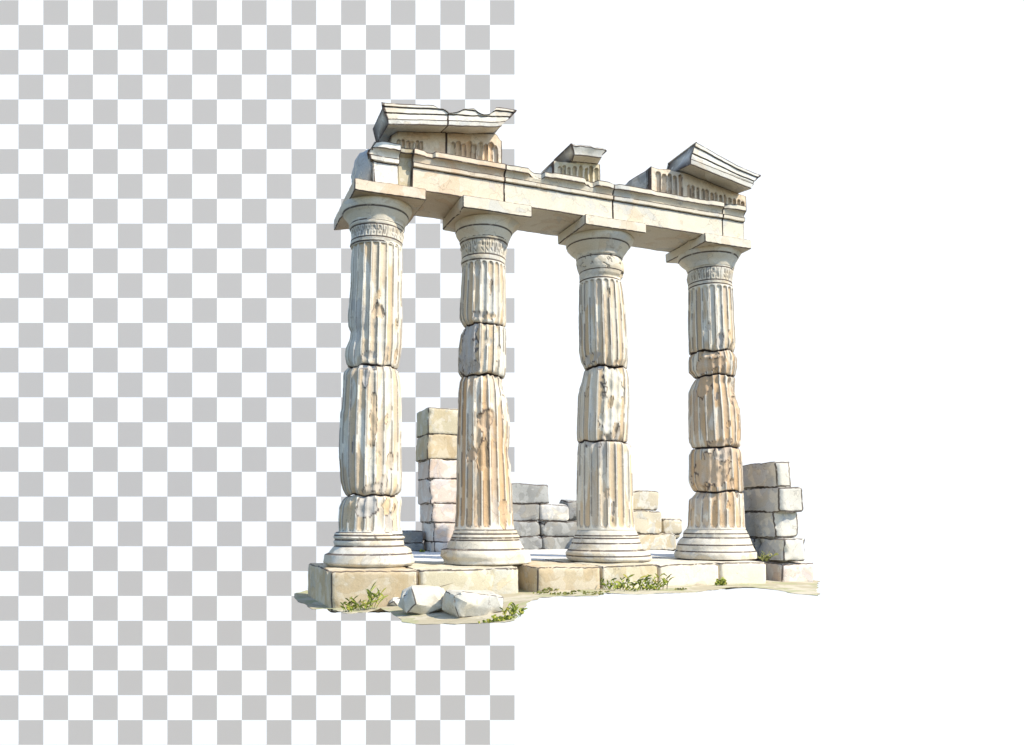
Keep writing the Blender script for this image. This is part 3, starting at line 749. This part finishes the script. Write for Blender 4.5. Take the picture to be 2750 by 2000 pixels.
low = empty('low_wall', (3.4, 14.7, 0)); tag(low, 'very low stub of bluish blocks left of the tall pier', 'stone wall', 'low ruined walls behind the columns')
for (u0, u1, v0, v1) in ((1048, 1230, 155, 268), (1040, 1240, 268, 352)):
    a = onY(3, u0, v0, 14.5); b = onY(3, u1, v1, 14.5)
    block('stone_block', rect(a.x, b.x, 14.5, 15.0), max(b.z, -.006), a.z, 'grey', low, rnd=.05, amp=.02, L=.1, line=.013, sharp=40)
midw = empty('ruined_wall', (6.2, 14.6, 0)); tag(midw, 'shade-grey stepped wall of four courses between the second and third columns', 'stone wall', 'low ruined walls behind the columns')
for (u0, u1, v0, v1, d) in ((-120, 262, 322, 462, 0), (-120, 188, 464, 588, .02), (192, 402, 468, 588, 0), (392, 560, 440, 590, .1), (-120, 198, 590, 702, .01), (202, 560, 592, 700, 0), (-120, 200, 703, 806, 0), (205, 560, 702, 806, .01)):
    frontblock('stone_block', 4, u0, u1, v0 + 1, v1, 14.5 + d, 'slate' if u0 == 192 else 'grey', midw, rnd=.07, amp=.035)  # front faces darkened by stone colour to stand for shade
mid2 = empty('ruined_wall', (7.9, 13.4, 0)); tag(mid2, 'cream stepped wall of lit blocks between the third and right end columns', 'stone wall', 'low ruined walls behind the columns')
for (u0, u1, v0, v1, d, m) in ((800, 1056, 374, 511, 0, 'ashlar'), (800, 1080, 515, 681, -.02, 'ashlar'), (1084, 1228, 569, 683, .03, 'ashlar'), (1150, 1222, 684, 718, .06, 'ashlar'), (800, 1184, 685, 806, -.02, 'ashlar')):
    frontblock('stone_block', 4, u0, u1, v0 + 1, v1, 13.4 + d, m, mid2, rnd=.05, amp=.03)
# wall at the right running back
rw = empty('ruined_wall', (8.15, 10.4, -.33)); tag(rw, 'tallest grey side wall of five courses at the far right with sunlight tint painted on its broken end', 'stone wall', 'low ruined walls behind the columns')
XW = 7.9
for i, (uf, ur, v0, v1, mat) in enumerate(((1912, 2030, 150, 340, 'grey'), (1935, 2108, 342, 520, 'grey'), (1905, 2078, 522, 707, 'grey'), (1958, 2120, 709, 890, 'grey'), (1952, 2186, 892, 1075, 'grey'))):
    p0 = onX(4, uf, v0, XW); p1 = onX(4, uf, v1, XW); Y = (p0.y + p1.y) / 2
    xr = onY(4, ur, (v0 + v1) / 2, Y).x
    z1 = onY(4, (uf + ur) / 2, v0, Y).z; z0 = onY(4, (uf + ur) / 2, v1, Y).z
    if i == 4: z0 = -.38
    rr_ = (.06, .03, .06, .03, .02)[i]
    yb = Y + 1.75; zz = z1 if i else (lambda x, y, z1=z1, Y=Y: z1 - .015 - .02 * (y - Y))
    kw = dict(amp=.03, line=.014, nicks=14, sharp=40, soft=1)
    if i == 3:
        sunlit_end_tint(block('stone_block', rect(XW, xr, Y, Y + .62), z0 + .004, z1, 'slate', rw, **kw), Y, .10); block('stone_block', rect(XW + .01, xr - .03, Y + .63, yb), z0 + .004, z1 - .01, 'slate', rw, **kw)
    elif i == 4:
        block('stone_block', rect(XW, xr, Y, yb), z0, z1, 'pink', rw, **kw)
    else:
        sunlit_end_tint(block('stone_block', [(XW, Y + .03), (XW + .05, Y), (xr - rr_, Y), (xr, Y + rr_), (xr, yb), (XW, yb)], z0 - .010, zz, 'slate', rw, **kw), Y, .12)  # end face tinted pale in place of sunlight

# ------------------------------------------------------------------ loose rocks
def rock(lab, c, u0, u1, v0, v1, depth, mat, seed, n, box, tilt=0.0):
    """a lump resting on the ground whose front spans (u0..u1, v0..v1) in the survey"""
    g0 = gpt(c, (u0 + u1) / 2, v1 - 8); Y = g0.y
    xl, xr = onY(c, u0, v1, Y + depth * .4).x, onY(c, u1, v1, Y + depth * .4).x; zt = onY(c, (u0 + u1) / 2, v0, Y + depth * .5).z
    ctr = Vector(((xl + xr) / 2, Y + depth / 2, (g0.z + zt) / 2 - .01)); rad = Vector(((xr - xl) / 2, depth / 2, (zt - g0.z) / 2 + .015))
    r = random.Random(seed); bm = bmesh.new()
    for i in range(n):
        z = 1 - 2 * (i + .5) / n; a = i * 2.39996 + seed; q = Vector((math.sqrt(1 - z * z) * math.cos(a), math.sqrt(1 - z * z) * math.sin(a), z))
        q = Vector([math.copysign(abs(t) ** box, t) for t in q]) * r.uniform(.90, 1.06)
        q.z *= 1 + tilt * q.x
        bm.verts.new(ctr + Vector((q.x * rad.x, q.y * rad.y, q.z * rad.z)))
    bmesh.ops.convex_hull(bm, input=bm.verts)
    bmesh.ops.delete(bm, geom=[v for v in bm.verts if not v.link_faces], context='VERTS')
    bmesh.ops.dissolve_limit(bm, angle_limit=.2, verts=bm.verts, edges=bm.edges)
    hewn(bm, .05, .014, .007, 46, seed, .008, nicks=4)
    for _ in range(0): bmesh.ops.smooth_vert(bm, verts=bm.verts, factor=.4, use_axis_x=True, use_axis_y=True, use_axis_z=True)
    o = bm_obj('rock', bm, M[mat], angle=32); return tag(o, lab, 'rock', 'loose rocks lying in front of the foundation')
rock('rounded white boulder in front of the joint between two foundation blocks', 3, 1003, 1455, 648, 955, .55, 'rock', 3, 22, .72, -.10)
rock('flat topped white rock lying right of the rounded boulder', 3, 1440, 1960, 700, 970, .60, 'rock', 8, 20, .40, -.08)
rock('small grey half hidden wedge of rock left of the rounded boulder', 3, 880, 1050, 757, 862, .30, 'slate', 4, 22, .8, .3)

# ------------------------------------------------------------------ weeds
def tuft(name, lab, spots, mat, seed, h, n, lean=.6, width=.011, cat='weeds', flat=.25, kind=None):
    """sprigs: a bending stem with small pointed leaves along it"""
    r = random.Random(seed); V, F_, T = [], [], []
    def blade(q0, d, L, w, t):
        d = d.normalized(); sd = d.cross(Vector((r.uniform(-.4, .4), -1, r.uniform(-.3, .3)))).normalized(); s0 = len(V); N = 4
        for k in range(N + 1):
            f = k / N; q = q0 + d * (L * f) + Vector((0, 0, -L * .25 * f * f)); ww = w * (math.sin(PI * (.10 + .88 * f)) ** .8)
            V.extend((q - sd * ww, q + sd * ww)); T.extend((t, t))
        for k in range(N): a_ = s0 + 2 * k; F_.append((a_, a_ + 1, a_ + 3, a_ + 2))
    for (p, rad, hs) in spots:
        for _ in range(n):
            a = r.uniform(0, 2 * PI); d = r.random() ** .6 * rad
            b = p + Vector((math.cos(a) * d, math.sin(a) * d * flat, 0)); t = r.random()
            L = h * hs * r.uniform(.35, 1.05)
            dr = Vector((r.uniform(-1, 1) * lean, r.uniform(-.7, .4) * lean, 1)).normalized()
            blade(b, dr, L, width * .45, t * .5)
            m = r.randint(2, 5)
            for k in range(m):
                f = lerp(.25, 1, (k + r.random()) / m)
                dd = dr + Vector((r.choice((-1, 1)) * r.uniform(.5, 1.3), r.uniform(-.6, .6), r.uniform(-.2, .4)))
                blade(b + dr * (L * f) + Vector((0, 0, -L * .25 * f * f)), dd, L * r.uniform(.22, .42) + .012, width * r.uniform(.7, 1.3), r.random())
    o = mesh_obj(name, V, F_, mat, attrs={'tone': T}); return tag(o, lab, cat, 'weeds growing at the foot of the stones' if not kind else None, kind)
def G(c, u, v): return gpt(c, u, v) + Vector((0, 0, -.01))
tuft('weed_tuft', 'upright green weeds in front of the tan corner block', [(G(3, 570, 895), .12, .8), (G(3, 660, 890), .12, 1.0), (G(3, 740, 880), .10, 1.15), (G(3, 540, 905), .05, .5)], GRASS, 1, .28, 7, width=.008)
tuft('weed_tuft', 'sparse green weeds at the right edge of the sandy ground by the flat rock', [(G(3, 2035, 952), .08, 1.0), (G(3, 2065, 940), .09, .9)], GRASS, 2, .20, 7, width=.008)
tuft('weed_tuft', 'short weeds along the right foot of the flat topped rock', [(G(3, 1930, 985), .10, 1.0), (G(3, 1850, 995), .12, .7), (G(3, 1985, 978), .06, .9)], GRASS, 12, .07, 12)
tuft('weed_tuft', 'widest weed tuft with yellowish leaves in front of the olive block', [(G(4, 700, 1082), .12, .7), (G(4, 770, 1085), .09, .6), (G(4, 850, 1090), .11, 1.0), (G(4, 930, 1092), .12, 1.0), (G(4, 1010, 1090), .10, 1.0), (G(4, 1095, 1085), .08, 1.0), (G(4, 760, 1090), .2, .35), (G(4, 870, 1094), .22, .35), (G(4, 980, 1096), .22, .4), (G(4, 1060, 1092), .16, .4)], GRASS, 3, .30, 6, lean=.9, width=.009)
tuft('weed_tuft', 'tiny green weed by the joint of the two right foundation blocks', [(G(4, 1500, 1052), .07, .7), (G(4, 1515, 1054), .08, .7), (G(4, 1490, 1056), .08, .5)], GRASS, 4, .16, 9)
tuft('weed_tuft', 'dry olive weed on the block end right of the rusty column base', [(onY(4, 1812, 884, 9.22), .06, 1.0), (onY(4, 1830, 884, 9.2), .05, .8)], MOSS, 5, .20, 9, lean=1.1, width=.009)
tuft('moss_clump', 'tiny moss clump at the foot of the tall pier', [(Vector((onY(3, 1215, 345, 13.95).x, 13.95, -.005)), .05, .8)], GRASS, 6, .07, 16, cat='moss')
tuft('ground_moss', 'low yellow green moss along the foot of the peach foundation block', [(G(4, u, v), .12, s) for u, v, s in ((200, 1110, .6), (250, 1092, 1), (320, 1118, .6), (390, 1118, .6), (450, 1100, .5), (560, 1115, .8), (590, 1125, .8), (640, 1105, .5), (1215, 1085, .7))], MOSS, 7, .055, 12, lean=1.4, cat='moss', flat=.5, kind='stuff')

# ------------------------------------------------------------------ backdrop board
DB = 24.0
def backdrop():
    m = NT('backdrop_paint')
    tc = m.n('ShaderNodeTexCoord'); sp = m.n('ShaderNodeSeparateXYZ'); m.l(tc.outputs['Object'], sp.inputs[0])
    cell = 66.64 / F * DB; cv = 66.67 / F * DB
    ex = (49.7 - PX) / F * DB; ty = PY / F * DB
    fx = m.math('FLOOR', m.math('DIVIDE', m.math('SUBTRACT', sp.outputs[0], ex), cell))
    fy = m.math('FLOOR', m.math('DIVIDE', m.math('SUBTRACT', ty, sp.outputs[2]), cv))
    od = m.math('FLOORED_MODULO', m.math('ADD', fx, fy), 2.0)
    ins = m.math('LESS_THAN', sp.outputs[0], (1381.8 - PX) / F * DB)
    m.l(m.mix(m.math('MULTIPLY', od, ins), BW, BG), m.b.inputs['Base Color'])
    m.b.inputs['Roughness'].default_value = 1; m.b.inputs['Specular IOR Level'].default_value = 0
    bm = bmesh.new(); bmesh.ops.create_cube(bm, size=1)
    for v in bm.verts: v.co = Vector((v.co.x * 54, (v.co.y + .5) * .15, v.co.z * 36))
    me = bpy.data.meshes.new('backdrop'); bm.to_mesh(me); bm.free(); me.materials.append(m.m)
    o = bpy.data.objects.new('backdrop', me); COL.objects.link(o)
    o.location = EYE + FW * DB
    from mathutils import Matrix
    o.rotation_euler = Matrix((RT, FW, UP)).transposed().to_euler()
    tag(o, kind='structure')
BW, BG = (.97, .94, .90), (.543, .496, .448)
backdrop()

# ------------------------------------------------------------------ light, camera
SUN_A, SUN_E, SUN_S, SKY_S, EXPO = 42, 45, 3.5, .16, 1.07
a = math.radians(SUN_A); e = math.radians(SUN_E)
sd = Vector((math.sin(a) * math.cos(e), -math.cos(a) * math.cos(e), math.sin(e)))
sun = bpy.data.lights.new('sun', 'SUN'); sun.energy = SUN_S; sun.angle = math.radians(.5); sun.color = (1, .92, .79)
so = bpy.data.objects.new('sun', sun); COL.objects.link(so); so.rotation_euler = sd.to_track_quat('Z', 'Y').to_euler(); so.location = (6, -4, 14)
w = bpy.data.worlds.new('World'); scene.world = w; w.use_nodes = True
nt = w.node_tree; nt.nodes.clear()
sk = nt.nodes.new('ShaderNodeTexSky'); sk.sky_type = 'NISHITA'; sk.sun_disc = False
sk.air_density = 1.0; sk.dust_density = .3; sk.ozone_density = 3.6; sk.sun_elevation = e; sk.sun_rotation = PI - a          # measured from +Y, clockwise
bg = nt.nodes.new('ShaderNodeBackground'); bg.inputs[1].default_value = SKY_S
wo = nt.nodes.new('ShaderNodeOutputWorld'); nt.links.new(sk.outputs[0], bg.inputs[0]); nt.links.new(bg.outputs[0], wo.inputs[0])
cam = bpy.data.cameras.new('camera'); co = bpy.data.objects.new('camera', cam); COL.objects.link(co)
cam.sensor_width = 36; cam.lens = F / 2750 * 36; cam.shift_x = 0; cam.shift_y = (PY - 1000) / 2750
cam.clip_start = .05; cam.clip_end = 300
co.location = EYE
from mathutils import Matrix
co.rotation_euler = Matrix((RT, UP, -FW)).transposed().to_euler()
scene.camera = co
vs = scene.view_settings; vs.view_transform = 'Standard'; vs.look = 'None'; vs.exposure = EXPO; vs.gamma = 1; vs.use_curve_mapping = False
